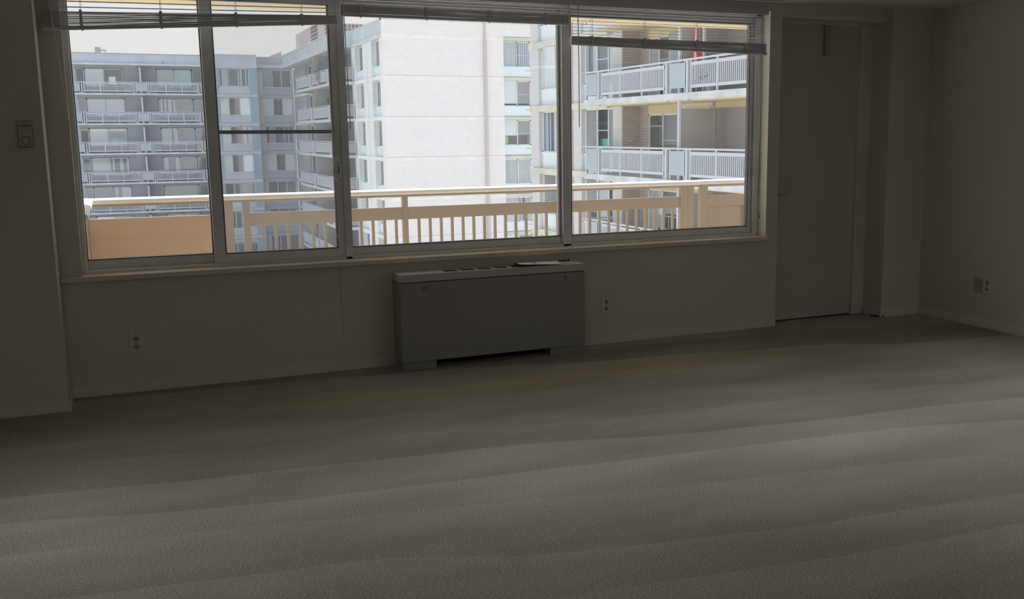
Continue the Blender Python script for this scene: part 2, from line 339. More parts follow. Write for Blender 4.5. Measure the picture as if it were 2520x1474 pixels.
# D-shaped pull handle on the right stile of window_2
hp = MB(); zc, hh = 1.238, .078
pts = []
for i in range(17):
    a = -PI/2 + PI*i/16
    pts.append((1.262-.052*math.cos(a), .100-.030*math.cos(a)-.002, zc+hh*math.sin(a)))
hp.tube(pts, .0042, 10)
h = hp.build('pull_handle', HANDLE, w2, smooth=True)
hb = MB().box(1.236, 1.266, .094, .101, zc-.088, zc+.088).build('handle_plate', ALU, w2, bevel=.003)
MB().box(1.243, 1.250, .089, .0945, zc-.022, zc+.022).build('latch', ALUD, w2, bevel=.001)
for zz in (-.062, .045): MB().disc((1.256, .093, zc+zz), .0035, (0, 1, 0), .003, 10).build('screw', GASKET, w2)
# small fittings
MB().box(4.288, 4.292, .09, .096, 1.13, 1.17).build('latch', BRIGHT, w4)

# ------------------------------------------------------------------ door
d = thing('door_1', (4.88, .137, 0), 'plain painted balcony door in the recess at right', 'door', kind='structure')
MB().box(4.462, 5.272, .140, .185, .010, 2.245).build('door_leaf', DOORM, d, bevel=.002)
fm = MB().box(5.280, 5.305, .120, .20, 0, 2.262).box(4.452, 4.460, .128, .20, 0, 2.262).box(4.452, 5.30, .120, .20, 2.250, 2.275)
fm.build('door_frame', WALL, d, bevel=.002)
MB().box(4.46, 5.28, .150, .24, 0, .012).build('threshold', GASKET, d)
lv = MB(); lv.disc((4.512, .134, .982), .013, (0, 1, 0), .012, 14); lv.tube([(4.512, .128, .982), (4.512, .104, .983)], .006)
lv.slant(4.502, 4.612, .098, .110, .970, .996, .974, .988)
lv.build('lever_handle', PLATEG, d, bevel=.001)
MB().box(4.508, 4.540, .130, .1405, 1.405, 1.447).build('deadbolt_plate', GRILL, d, bevel=.002)
cl = MB(); cl.box(4.93, 4.972, .105, .141, 2.02, 2.235); cl.build('door_closer', PLATEG, d, bevel=.004)
tag(MB().tube([(5.35, -.02, .012), (5.42, -.10, .010)], .006).build('door_stop_wire', GASKET), 'thin dark wire lying on the carpet by the door recess', 'wire')

# ------------------------------------------------------------------ convector
f = thing('fan_coil_convector', (2.155, -.1, 0), 'long grey metal fan convector standing under the window', 'heater')
x0, x1, yf = 1.530, 2.780, -.193
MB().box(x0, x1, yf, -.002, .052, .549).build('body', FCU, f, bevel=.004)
MB().box(x0+.003, x1-.003, yf+.006, -.004, .549, .554).build('seam', BLACK, f)
# top cover with real slots
tm = MB(); slots = []
sx = 1.829
for i in range(7): slots.append((sx+i*.1125, sx+i*.1125+.096))
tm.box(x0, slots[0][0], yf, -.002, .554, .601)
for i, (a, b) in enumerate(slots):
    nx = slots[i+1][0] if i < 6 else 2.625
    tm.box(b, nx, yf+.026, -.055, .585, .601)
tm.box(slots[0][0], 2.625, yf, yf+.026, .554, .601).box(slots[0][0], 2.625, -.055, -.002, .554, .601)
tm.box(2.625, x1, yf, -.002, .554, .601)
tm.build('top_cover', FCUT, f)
MB().box(slots[0][0], slots[-1][1], yf+.026, -.055, .556, .575).build('grille_tray', GRILL, f)
for a, b in slots:
    g = MB()
    for j in range(6):
        y = yf+.034+j*.0165; g.box(a, b, y, y+.004, .580, .598)
    g.build('grille', GRILL, f)
MB().box(2.640, 2.735, yf+.03, -.04, .601, .6035).build('control_lid', FCUT, f, bevel=.001)
MB().box(2.722, 2.740, -.085, -.070, .6035, .606).build('lid_tab', PAPER, f)
for x, z in ((1.683, .513), (2.637, .517)): MB().disc((x, yf-.002, z), .0085, (0, 1, 0), .006, 14).build('panel_screw', GRILL, f)
MB().box(x0+.01, 1.752, yf+.014, -.004, 0, .052).build('plinth', FCU, f); MB().box(2.533, x1-.01, yf+.014, -.004, 0, .052).build('plinth', FCU, f)
MB().box(1.752, 2.533, -.06, -.01, .001, .052).build('air_inlet', BLACK, f)
# paper, folder, pen
pf = MB(); pf.prism([(2.322, -.170), (2.600, -.178), (2.640, -.030), (2.345, -.018)], .603, .607)
tag(pf.build('folder', FOLDER), 'dark folder lying under the white papers on the convector', 'folder')
ps = MB(); n = 8
def ppt(s, t_):
    x = 2.318+.296*s + (.038*t_); y = -.182+.158*t_ - .006*s
    z = .6105 + .012*(1-t_)*max(0, 1-3*s)**1.5 + .004*(1-t_)*math.sin(s*5)
    return (x, y, z)
for j in range(5):
    for i in range(n+1): ps.v.append(ppt(i/n, j/4))
for j in range(4):
    for i in range(n): a = j*(n+1)+i; ps.f.append((a, a+1, a+n+2, a+n+1))
po = ps.build('paper_sheet', PAPER, smooth=True)
sd = po.modifiers.new('s', 'SOLIDIFY'); sd.thickness = .0015
tag(po, 'white paper sheets lying on top of the convector', 'paper')
pe = thing('pen', (2.45, -.12, .62), 'short silver and black pen lying on the white papers', 'pen')
MB().tube([(2.437, -.158, .6195), (2.452, -.105, .6185)], .0052, 10).build('barrel', BRIGHT, pe, smooth=True)
MB().tube([(2.452, -.105, .6185), (2.4625, -.068, .618)], [.0052, .003], 10).build('grip', GASKET, pe, smooth=True)
cp = MB(); cp.box(2.645, 2.745, -.034, -.022, .6015, .6075).tube([(2.735, -.028, .607), (2.738, -.028, .622)], .0025)
tag(cp.build('black_clip', GASKET), 'thin black clip strip at the back of the convector top near its right end', 'clip')

# ------------------------------------------------------------------ outlets and plates
def outlet(cx, y, cz, label, rot=0, grp=None):
    t = thing('wall_outlet', (cx, y, cz), label, 'outlet')
    t.matrix_world = Matrix.Translation((cx, y, cz)) @ Matrix.Rotation(rot, 4, 'Z')
    def L(mb, name, m, **k):
        o = mb.build(name, m, **k); o.parent = t; return o
    L(MB().box(-.036, .036, -.006, 0, -.060, .060), 'cover_plate', PLATE, bevel=.003)
    for dz in (.024, -.024):
        pts = [(math.cos(a)*.017, math.sin(a)*.0145+dz) for a in [2*PI*i/20 for i in range(20)]]
        m = MB(lambda u, v, z: (u, z, v)); m.prism(pts, -.0085, -.005)
        r = L(m, 'receptacle', PLATEG)
        s = MB().box(-.009, -.006, -.0092, -.0080, dz-.001, dz+.009).box(.005, .0085, -.0092, -.0080, dz-.002, dz+.009).box(-.003, .003, -.0092, -.0080, dz-.0115, dz-.006)
        so_ = s.build('slot', SLOT); so_.parent = r
    L(MB().disc((0, -.007, 0), .003, (0, 1, 0), .003, 8), 'screw', SLOT)
    return t
outlet(.034, 0, .288, 'white duplex outlet below the leftmost window pane')
outlet(3.031, 0, .272, 'white duplex outlet just right of the convector')
outlet(XR, -.770, .318, 'white duplex outlet on the right-hand wall beside the grey blank plate', -PI/2)
bp_ = thing('blank_plate', (XR, -.682, .312), 'grey blank wall plate left of the outlet on the right-hand wall', 'wall plate')
bp_.matrix_world = Matrix.Translation((XR, -.682, .312)) @ Matrix.Rotation(-PI/2, 4, 'Z')
o = MB().box(-.036, .036, -.006, 0, -.056, .056).build('cover_plate', PLATEG, bevel=.003); o.parent = bp_
o = MB().disc((0, -.007, 0), .003, (0, 1, 0), .003, 8).build('screw', SLOT); o.parent = bp_
# thermostat
t = thing('thermostat', (-.405, -.289, 1.467), 'small beige dial thermostat on the wall left of the window', 'thermostat')
MB().box(-.440, -.371, -.293, -.289, 1.402, 1.533).build('back_plate', THERMD, t, bevel=.002)
MB().box(-.437, -.374, -.312, -.293, 1.405, 1.508).build('housing', THERM, t, bevel=.003)
MB().box(-.439, -.372, -.308, -.293, 1.511, 1.531).build('top_cap', THERM, t, bevel=.002)
MB().box(-.418, -.396, -.3095, -.307, 1.517, 1.519).build('vent_slot', THERMD, t)
MB().box(-.420, -.396, -.3135, -.311, 1.494, 1.4965).build('lettering_bar', THERMD, t)
MB().disc((-.4045, -.315, 1.435), .0195, (0, 1, 0), .006, 28).build('dial_ring', THERMD, t)
MB().disc((-.4045, -.320, 1.435), .0165, (0, 1, 0), .010, 28).build('dial', THERM, t, bevel=.001)
tag(MB().disc((4.350, .08, .829), .006, (1, 0, 0), .008, 10).build('reveal_screw', SLOT), 'tiny dark screw low in the pale right window reveal', 'screw')

# ------------------------------------------------------------------ venetian blinds
def blind(x0, x1, zb_l, zb_r, stack_l, stack_r, pitch, ladders, label, tilt, y=-.040, zh=2.268):
    t = thing('venetian_blind', ((x0+x1)/2, y, zh), label, 'blind', 'raised venetian blinds across the window head')
    MB().box(x0, x1, y-.022, y+.022, zh, 2.304).build('headrail', SLATD, t, bevel=.002)
    MB().slant(x0, x1, y-.013, y+.013, zb_l, zb_l+.018, zb_r, zb_r+.018).build('bottom_rail', SLATD, t, bevel=.003)
    # gathered slats resting on the bottom rail
    n = 15
    for i in range(n):
        a = zb_l+.020+(stack_l)*i/n; b = zb_r+.020+(stack_r)*i/n
        dy = random.uniform(-.002, .002)
        m = MB(); k = 6; sg = [0]*(k+1)
        for q in range(1, k): sg[q] = random.uniform(-.0014, .0014)
        for q in range(k):
            u0 = x0+(x1-x0)*q/k+(.003 if q == 0 else 0); u1 = x0+(x1-x0)*(q+1)/k-(.003 if q == k-1 else 0)
            m.slant(u0, u1, y-.0125+dy, y+.0125+dy, a+(b-a)*q/k+sg[q], a+(b-a)*q/k+sg[q]+.0019, a+(b-a)*(q+1)/k+sg[q+1], a+(b-a)*(q+1)/k+sg[q+1]+.0019)
        m.build('slat', SLAT, t)
    # free hanging slats above, spread between the stack and the headrail
    tl, tr = zb_l+.022+stack_l, zb_r+.022+stack_r
    cnt = max(0, int(round((zh-max(tl, tr))/pitch)))
    for i in range(cnt):
        fz = (i+.6)/(cnt+.2)
        a, b = tl+(zh-tl)*fz, tr+(zh-tr)*fz
        m = MB(); c = math.cos(tilt)*.0125; s_ = math.sin(tilt)*.0125; th = .0009
        m.v += [(x0+.004, y-c, a-s_), (x1-.004, y-c, b-s_), (x1-.004, y+c, b+s_), (x0+.004, y+c, a+s_),
                (x0+.004, y-c, a-s_+th), (x1-.004, y-c, b-s_+th), (x1-.004, y+c, b+s_+th), (x0+.004, y+c, a+s_+th),
                (x0+.004, y, a+.0025), (x1-.004, y, b+.0025)]
        m.f += [(0, 1, 9, 8), (8, 9, 2, 3), (0, 4, 5, 1), (3, 2, 6, 7), (4, 8, 9, 5), (8, 7, 6, 9)]
        m.build('slat', SLAT, t)
    for lx in ladders:
        s = (lx-x0)/(x1-x0); zb = zb_l+(zb_r-zb_l)*s; st = stack_l+(stack_r-stack_l)*s
        m = MB()
        for dy in (-.0155, .0155): m.tube([(lx, y+dy, zb+.004), (lx, y+dy, zh)], .0008, 5)
        m.tube([(lx+.006, y, zb), (lx+.006, y, zh)], .0009, 5)
        m.build('ladder_cord', CORD, t)
        # bunched cord loops in the stack
        for ya, yb_ in ((y-.021, y-.0135), (y+.0135, y+.021)): MB().box(lx-.007, lx+.007, ya, yb_, zb+.016, zb+.022+st+.004).build('gathered_ladder', SLATD, t, bevel=.002)
        MB().disc((lx+.003, y, zb-.001), .006, (0, 0, 1), .006, 8).build('rail_button', SLATD, t)
    return t
b1 = blind(-.300, 1.250, 2.006, 2.094, .084, .030, .0265, (-.11, .286, .681, 1.045), 'raised blind over the two left window panes, sagging to the left', .30)
b2 = blind(1.268, 2.745, 2.142, 2.142, .045, .045, .02, (1.388, 1.792, 2.198, 2.582), 'fully raised blind over the wide middle pane', .0)
b3 = blind(2.757, 4.290, 2.019, 1.990, .036, .060, .0215, (2.907, 3.301, 3.704, 4.114), 'half-gathered blind over the rightmost pane, open slats above its bundle', .03)
def cords(t, pts, name='pull_cord', r=.0014, m=CORD, tassel=None):
    o = MB().tube(pts, r, 6).build(name, m, t, smooth=True)
    if tassel: MB().tube([tassel, (tassel[0], tassel[1], tassel[2]-.012), (tassel[0], tassel[1], tassel[2]-.026)], [.002, .006, .0065], 10).build('tassel', CORD, t, smooth=True)
cords(b1, [(1.185, -.062, 2.27), (1.187, -.06, 1.8), (1.192, -.06, 1.385), (1.195, -.06, .86)], tassel=(1.195, -.06, .862))
cords(b1, [(-.262, -.062, 2.27), (-.236, -.064, 1.9), (-.209, -.062, 1.515)], 'tilt_wand', .0034, WAND)
cords(b2, [(1.285, -.064, 2.27), (1.290, -.066, 1.9), (1.298, -.064, 1.487)], 'tilt_wand', .0030, WAND)
cords(b3, [(2.800, -.064, 2.27), (2.804, -.066, 1.9), (2.806, -.064, 1.49)], 'tilt_wand', .0030, WAND)
cords(b2, [(2.712, -.064, 2.27), (2.716, -.064, 1.7), (2.735, -.060, 1.2), (2.752, -.05, .715)], tassel=(2.752, -.05, .716))
cords(b2, [(2.735, -.064, 2.27), (2.738, -.064, 1.7), (2.740, -.062, 1.2), (2.753, -.05, .715)])
cords(b3, [(4.232, -.064, 2.27), (4.228, -.064, 1.7), (4.222, -.062, 1.0)])
cords(b3, [(4.250, -.064, 2.27), (4.236, -.064, 1.6), (4.224, -.062, 1.0)], tassel=(4.223, -.062, 1.0))
tag(MB().tube([(1.206, -.033, .69), (1.208, -.008, .62), (1.212, -.006, .40), (1.211, -.006, .20)], .0013, 6).build('thin_cable', PLATEG), 'thin pale cable running down the wall left of the convector', 'cable')

# invented drums around the added fill lights, out of view on the ceiling
for (lx, ly, le), lab in zip(FILL_LAMPS, ('front row, leftmost', 'front row, second', 'front row, third', 'front row, rightmost', 'rear row, left', 'rear row, right')):
    t = thing('added_fill_lamp', (lx, ly, ZC), 'added off-frame fill lamp in an open drum, %s of the six over the carpet' % lab, 'lamp', 'added fill lamps')
    q = MB(); n = 32
    for z, r in ((2.36, .26), (2.255, .26), (2.255, .252), (2.35, .252)): q.v += [(lx+r*math.cos(2*PI*k/n), ly+r*math.sin(2*PI*k/n), z) for k in range(n)]
    for a in range(3):
        for k in range(n): q.f.append((a*n+k, a*n+(k+1) % n, (a+1)*n+(k+1) % n, (a+1)*n+k))
    q.f.append(tuple(3*n+k for k in range(n)))
    q.build('fill_lamp_drum', TRIM, t)

# ------------------------------------------------------------------ own balcony
tag(MB().box(-6, 7.2, .25, 1.95, -.25, -.05).build('balcony_floor', CONC), 'concrete floor slab of the balcony outside the window', 'balcony floor', kind='structure')
tag(MB().box(-6, 7.2, .25, 1.93, 2.392, 2.60).build('balcony_ceiling', CREAM), 'cream painted slab of the balcony above', 'balcony slab', kind='structure')
RY = 1.78
rl = thing('balcony_railing', (2.6, RY, -.05), 'tan painted railing of our own balcony with cap coloured in sunlit white', 'railing')
def cap_prof(y0, y1, z0, z1, n=18):
    cy_, cz_, ry, rz = (y0+y1)/2, (z0+z1)/2, (y1-y0)/2, (z1-z0)/2
    sg = lambda a: (abs(a)**.75)*(1 if a >= 0 else -1)
    return [(cy_+ry*sg(math.cos(2*PI*k/n)), cz_+rz*sg(math.sin(2*PI*k/n))) for k in range(n)]
PX_ = lambda u, v, z: (z, u, v)
MB(PX_).prism(cap_prof(RY-.008, RY+.085, .968, 1.016), -.245, 4.885).build('handrail', RAILC, rl)
MB(PX_).prism(cap_prof(RY-.014, RY+.088, .970, 1.019), 4.890, 6.3).build('handrail', RAILC, rl)
MB(lambda u, v, z: (u, z, v)).prism(cap_prof(-.255, -.165, .968, 1.016), .26, RY+.08).build('handrail', RAILC, rl)
MB().box(-.24, 4.885, RY+.004, RY+.070, .955, .977).build('handrail_underside', RAILP, rl, bevel=.003)
MB().box(4.89, 6.3, RY-.002, RY+.070, .955, .981).build('handrail_underside', RAILP, rl, bevel=.003)
def post(a, b, y0=RY+.004, y1=RY+.055, z0=-.05, m=RAILP):
    MB().box(a, b, y0, y1, z0, .956).build('post', m, rl, bevel=.003)
for a, b in ((-.232, -.200), (.715, .782), (.853, .903), (2.087, 2.130), (3.452, 3.486), (4.674, 4.738), (4.748, 4.815), (4.890, 4.965)): post(a, b)
MB().box(4.738, 4.749, RY+.012, RY+.05, -.05, .957).build('sunlit_post_edge', RAILC, rl)  # white strip paints the sunlit edge between the two posts
sp_ = MB().box(-.200, .715, RY+.016, RY+.036, .05, .868); sp_.build('solid_panel', RAILL, rl, bevel=.002)
MB().box(-.200, .715, RY+.012, RY+.0165, .745, .868).build('panel_board', RAILL, rl, bevel=.001)
MB().box(4.965, 6.25, RY+.006, RY+.03, .772, .874).build('top_board', RAILP, rl, bevel=.002)
MB().box(4.965, 5.36, RY+.022, RY+.040, .05, .772).build('solid_panel', RAILP, rl, bevel=.001)
MB().box(5.36, 6.25, RY+.006, RY+.03, .05, .772).build('solid_panel', RAILP, rl, bevel=.002)
for a, b in ((.903, 2.087), (2.130, 3.452), (3.486, 4.674)):
    MB().box(a, b, RY+.012, RY+.038, .772, .872).build('top_board', RAILP, rl, bevel=.002)
    MB().box(a, b, RY+.012, RY+.038, .08, .16).build('bottom_board', RAILP, rl, bevel=.002)
bx = [.993+.0945*i for i in range(12)] + [2.222+.0940*i for i in range(13)] + [3.578+.0930*i for i in range(12)]
me0 = None
for x in bx:
    o = MB().box(-.0105, .0105, -.0105, .0105, 0, .612)
    if me0 is None:
        o = o.build('baluster', RAILP, rl); me0 = o.data
    else:
        o = bpy.data.objects.new('baluster', me0); COL.objects.link(o); o.parent = rl
    o.matrix_parent_inverse = rl.matrix_world.inverted(); o.location = (x, RY+.025, .16)
# return rail at the left end
MB().box(-.232, -.212, .30, RY, .10, .868).build('solid_panel', RAILP, rl)

# ------------------------------------------------------------------ the complex outside
ZK = lambda k: k*2.66-.03
GZ = -13.6
tag(MB().box(-140, 140, -60, 200, GZ-.5, GZ).build('ground', GROUND), 'paved courtyard ground far below the balcony', 'ground', kind='structure')
ow = MB()
ow.box(-26, XL-.2, -10, .25, GZ, 8.85).box(XR+.2, 17.6, -10, .25, GZ, 8.85).box(XL-.2, XR+.2, YB-.2, .25, 2.62, 8.85).box(XL-.2, XR+.2, YB-.2, .25, GZ, -.2)
tag(ow.build('apartment_building', BRWS), 'pale brick body of the building this room belongs to', 'building', kind='structure')

def face_x(xp):   # facade facing -X : u = world Y, v = outward
    return (lambda u, v, z: (xp-v, u, z)), False
def face_y(yp):   # facade facing -Y : u = world X, v = outward
    return (lambda u, v, z: (u, yp-v, z)), True

def window(parent, F, u0, u1, z0, z1, v, cuts, kinds, frm=FRW, fw=.05, bars=()):
    """framed window; cuts are fractions of mullions; kinds per pane: d dark, v vertical blind, r## blind down by ##%, c curtain"""
    T, fl = F; m = MB(T, fl)
    m.box(u0, u1, v-.05, v, z0, z0+fw).box(u0, u1, v-.05, v, z1-fw, z1).box(u0, u0+fw, v-.05, v, z0, z1).box(u1-fw, u1, v-.05, v, z0, z1)
    ed = [0]+list(cuts)+[1]; W = u1-u0
    for c in cuts: m.box(u0+W*c-fw/2, u0+W*c+fw/2, v-.05, v, z0, z1)
    for (i, zf) in bars:
        zz = z0+(z1-z0)*zf; m.box(u0+W*ed[i], u0+W*ed[i+1], v-.04, v-.01, zz-.012, zz+.012)
    wn = m.build('window', frm, parent)
    for i, k in enumerate(kinds):
        a, b = u0+W*ed[i]+fw*.6, u0+W*ed[i+1]-fw*.6; z00, z11 = z0+fw, z1-fw
        g = MB(T, fl); g.v = [T(a, v-.03, z00), T(b, v-.03, z00), T(b, v-.03, z11), T(a, v-.03, z11)]; g.f = [(0, 1, 2, 3)]; g.build('pane', PANE, wn)
        q = MB(T, fl); vv = v-.055
        if k[0] == 'd': continue
        if k[0] == 'v':
            n = max(5, int((b-a)/.09)); st = (b-a)/n
            for j in range(n): q.box(a+st*j, a+st*j+st*.62, vv-.01, vv, z00, z11)
            q.build('vertical_blind', BLW, wn)
        elif k[0] == 'r':
            fz = float(k[1:])/100; q.box(a, b, vv-.01, vv, z11-(z11-z00)*fz, z11); q.build('roller_blind', BLG if i % 2 else BLW, wn)
        elif k[0] == 'g':
            fz = float(k[1:])/100; q.box(a, b, vv-.01, vv, z11-(z11-z00)*fz, z11); q.build('roller_blind', PARTN, wn)
        elif k[0] == 'c':
            n = max(3, int((b-a)/.14)); st = (b-a)/n
            for j in range(n):
                if random.random() < .6: q.box(a+st*j, a+st*(j+.75), vv-.02-.03*(j % 2), vv, z00, z11)
            q.box(a, a+st*.5, vv-.02, vv, z00, z11); q.build('curtain', CURT, wn)
    return wn

def rail(parent, F, v, zk, segs, pw=.05, m=WRAIL, pm=WPANEL, count=False, name='balcony_rail', drop=.24):
    """steel balcony rail: segs = ('bal', u0, u1, [thin posts]) / ('panel', u0, u1) / ('post', u0, u1)"""
    T, fl = F
    us = [s[1] for s in segs]+[s[2] for s in segs]; a0, a1 = min(us), max(us)
    r = MB(T, fl).box(a0-.15, a1+.15, v-.03, v+.04, zk+.945, zk+1.0).build(name, m, parent)
    fm_, pn = MB(T, fl), MB(T, fl)
    for s in segs:
        u0, u1 = sorted(s[1:3])
        if s[0] == 'post': MB(T, fl).box(u0, u1, v-.05, v+.03, zk-drop, zk+.95).build('post', m, r)
        elif s[0] == 'panel':
            MB(T, fl).box(u0, u1, v-.015, v+.005, zk+.15, zk+.90).build('solid_panel', pm, r)
            fm_.box(u0, u0+.05, v-.03, v+.01, zk, zk+.95).box(u1-.05, u1, v-.03, v+.01, zk, zk+.95)
        else:
            fm_.box(u0, u1, v-.02, v+.01, zk+.79, zk+.89).box(u0, u1, v-.02, v+.01, zk+.13, zk+.22)
            fm_.box(u0, u0+.05, v-.03, v+.015, zk, zk+.95).box(u1-.05, u1, v-.03, v+.015, zk, zk+.95)
            for tp in s[3]: fm_.box(tp-.03, tp+.03, v-.03, v+.02, zk, zk+.95)
            n = int((u1-u0)/.1); bal = MB(T, fl)
            for i in range(1, n):
                u = u0+(u1-u0)*i/n
                if count: MB(T, fl).box(u-.02, u+.02, v-.018, v+.004, zk+.20, zk+.80).build('baluster', m, r)
                else: bal.box(u-.02, u+.02, v-.018, v+.004, zk+.20, zk+.80)
            if not count:
                o = bal.build('balusters', m, r); o['kind'] = 'stuff'
    fm_.build('rail_frame', m, r)
    return r

# ---------------- right wing: facade facing left, stepping away from us
RW = thing('apartment_wing', (16.9, 22, GZ), 'nearest apartment wing at right, pale brick with white railed balconies', 'building')
FX = face_x(16.9)
def bx_(F, name, m, parent, *dims):
    q = MB(*F)
    for d_ in dims: q.box(*d_)
    return q.build(name, m, parent)
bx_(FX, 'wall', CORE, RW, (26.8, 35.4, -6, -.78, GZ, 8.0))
bx_(FX, 'wall', BRWS, RW, (26.74, 27.46, -.75, 0, GZ, 8.0))
bx_(FX, 'wall', BRWS, RW, (30.23, 30.98, -.75, 0, GZ, 8.0), (30.98, 31.2, -.75, -.06, GZ, 8.0))
bx_(FX, 'wall', BRWS, RW, (34.6, 35.45, -6.2, 0, GZ, 8.0))
bx_(FX, 'wall', PARTN, RW, (22.15, 23.75, -1.2, -.75, GZ, 8.0), (.3, 22.15, -1.2, -.75, GZ, 8.0))
bx_(FX, 'wall', BRT, RW, (26.08, 26.74, -1.2, -.75, GZ, 8.0), (26.735, 26.745, -.75, -.05, GZ, 8.0))  # thin darker sheet over the pier side carries the recess shade
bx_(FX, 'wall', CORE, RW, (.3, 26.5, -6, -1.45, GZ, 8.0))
bx_(FX, 'roof', WHITEC, RW, (.3, 35.6, -6.2, .25, 7.75, 8.0), (.3, 35.5, -.3, .05, 8.0, 8.85), (.3, 27.8, -1.2, 1.1, 7.75, 8.0))
for k in range(-3, 3):
    z = ZK(k)
    bx_(FX, 'floor_band', BANDC, RW, (27.80, 35.5, -.75, .08, z-.26, z-.02))
    for (a, b, kd, br_) in ((31.2, 34.6, {2: ['c', 'd', 'c'], 1: ['d', 'r100', 'g100'], 0: ['c', 'd', 'r45'], -1: ['d', 'd', 'r100']}, 0), (27.46, 30.23, {2: ['c', 'd', 'v'], 1: ['c', 'd', 'v'], 0: ['g95', 'd', 'g95'], -1: ['g80', 'v', 'c']}, 0)):
        kk = kd.get(k, ['d', 'd', 'c'])
        if a > 30:   # reversed so that list order follows the picture from left (far) to right
            kk = kk[::-1] if k != 1 else ['g100', 'd', 'r100']
            cuts = (.20, .60)
        else:
            kk = kk[::-1]; cuts = (.27, .62)
        window(RW, FX, a, b, z+.67, z+2.40, -.18, cuts, kk, bars=((1, .52),) if k in (1, 0) else ())
        bx_(FX, 'spandrel_panel', WPAN2, RW, (a, b, -.75, -.15, z-.02, z+.60), (a, b, -.75, -.10, z+.60, z+.67))
        if a > 30: bx_(FX, 'wall_vent', WRAIL, RW, (a+1.0, a+1.55, -.16, -.135, z+.28, z+.38))
    # balcony
    bx_(FX, 'balcony_slab', WHITEC, RW, (12, 27.79, -1.2, 1.04, z-.20, z))
    bx_(FX, 'balcony_soffit', CREAM, RW, (12.02, 27.0, -.75, .94, z-.235, z-.20))
    # glazed doors on the back wall
    kk = {1: ['d', 'v'], 0: ['c', 'd', 'd'], -1: ['d', 'd', 'v']}.get(k, ['d', 'c', 'd'])
    if k == 1:
        window(RW, FX, 24.62, 26.08, z+.03, z+2.12, -.76, (.5,), kk, bars=((0, .62),))
        bx_(FX, 'door_panel', WPANEL, RW, (23.75, 24.55, -.80, -.72, z, z+2.2))
        bx_(FX, 'wall', PARTN, RW, (22.1, 24.62, -1.2, -.76, z, z+2.45))
    else:
        window(RW, FX, 22.15, 26.08, z+.03, z+2.12, -.76, (.48, .74), kk, bars=((1, .56), (2, .8)))
    bx_(FX, 'wall', CREAM, RW, (22.1, 26.08, -.9, -.74, z+2.12, z+2.43), (.3, 22.1, -.9, -.735, z+2.24, z+2.43))
    # privacy partition across the balcony
    bx_(FX, 'partition', PARTN, RW, (21.03, 21.09, -.30, .90, z+.04, z+2.20), (21.03, 21.09, -.75, -.32, z+.04, z+2.20))
    bx_(FX, 'partition_post', WRAIL, RW, (21.0, 21.09, .89, .97, z, z+2.43))
    bx_(FX, 'partition_post', BRT, RW, (20.98, 21.09, -.33, -.28, z, z+2.43))
    if k == 1: bx_(FX, 'partition_post', WRAIL, RW, (20.1, 20.17, .60, .67, z, z+2.43))
    if k == 0: bx_(FX, 'duct', WRAIL, RW, (20.9, 21.03, -.25, -.05, z+2.23, z+2.30), (20.9, 21.03, .1, .8, z+2.22, z+2.27))
    if k >= -1:
        rail(RW, FX, 1.0, z, [('panel', 27.68, 26.74), ('post', 26.66, 26.54), ('bal', 26.38, 21.86, [24.9, 23.36]), ('post', 21.78, 21.66), ('panel', 21.52, 20.60), ('post', 20.52, 20.40), ('bal', 20.29, 15.8, [18.81, 17.28])], count=(k >= 0))
        # return rail at the far end
        FE = face_y(27.72)
        rail(RW, (FE[0], FE[1]), 0.0, z, [('panel', 15.95, 16.85)], name='return_rail')
bx_(FX, 'downspout', VOID, RW, (31.08, 31.14, -.02, .03, GZ, 8.0))

# ---------------- white wing: blank brick end wall facing us
YW = 59.486; XC = 16.334
WW = thing('apartment_wing', (20, YW, GZ), 'blank white brick end wall of the middle wing, bright behind the wide pane', 'building')
FW = face_y(YW)
bx_(FW, 'wall', BRW, WW, (XC, 24.68, -.90, 0, GZ, 7.95))
bx_(FW, 'wall', BRW, WW, (26.66, 29.5, -.9, 0, GZ, 7.95))
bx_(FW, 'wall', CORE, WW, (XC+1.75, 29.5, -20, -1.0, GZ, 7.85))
bx_(FW, 'roof', BRW, WW, (XC, 29.5, -.35, 0, 7.95, 8.80))
bx_(FW, 'roof_coping', WHITEC, WW, (XC-.05, 29.5, -.4, .05, 8.80, 8.90))
bx_(FW, 'roof', WHITEC, WW, (XC+.4, 29.5, -32, -.35, 7.9, 8.3))
bx_(FW, 'downspout', VOID, WW, (23.22, 23.42, .03, .17, GZ, 7.69), (23.26, 23.38, .03, .13, 7.69, 8.9))
for k in range(-4, 4):
    z = ZK(k)
    bx_(FW, 'floor_band', WBAND, WW, (XC-.02, 24.68, -.92, .018, z-.26, z-.03))
    if k > 3-.5: 
        bx_(FW, 'floor_band', BANDC, WW, (24.68, 27.5, -.9, .06, z-.26, z-.03)); continue
    bx_(FW, 'floor_band', BANDC, WW, (24.68, 27.0, -.9, .06, z-.27, z-.03))
    bx_(FW, 'painted_shadow_line', PARTN, WW, (XC, 24.68, -.02, .006, z-.03, z-.012))  # grey strip drawn for the thin shadow line over each band
    if k < 3:
        kk = {2: ['v', 'c'], 1: ['r92', 'g92'], 0: ['r62', 'g60'], -1: ['v', 'v'], -2: ['v', 'c']}.get(k, ['r40', 'd'])
        window(WW, FW, 24.68, 26.66, z+.67, z+2.38, -.14, (.495,), kk, fw=.06, bars=((1, .47),))
        bx_(FW, 'spandrel_panel', WPAN2, WW, (24.68, 26.66, -.9, -.04, z, z+.64), (24.68, 26.66, -.9, .0, z+.62, z+.67))
        bx_(FW, 'wall_vent', WRAIL, WW, (26.25, 26.62, -.05, -.02, z+.38, z+.47))
if 0 in (0,):
    bx_(FW, 'window_card', YELLOW, WW, (24.78, 25.02, -.30, -.28, ZK(0)+.75, ZK(0)+1.30))
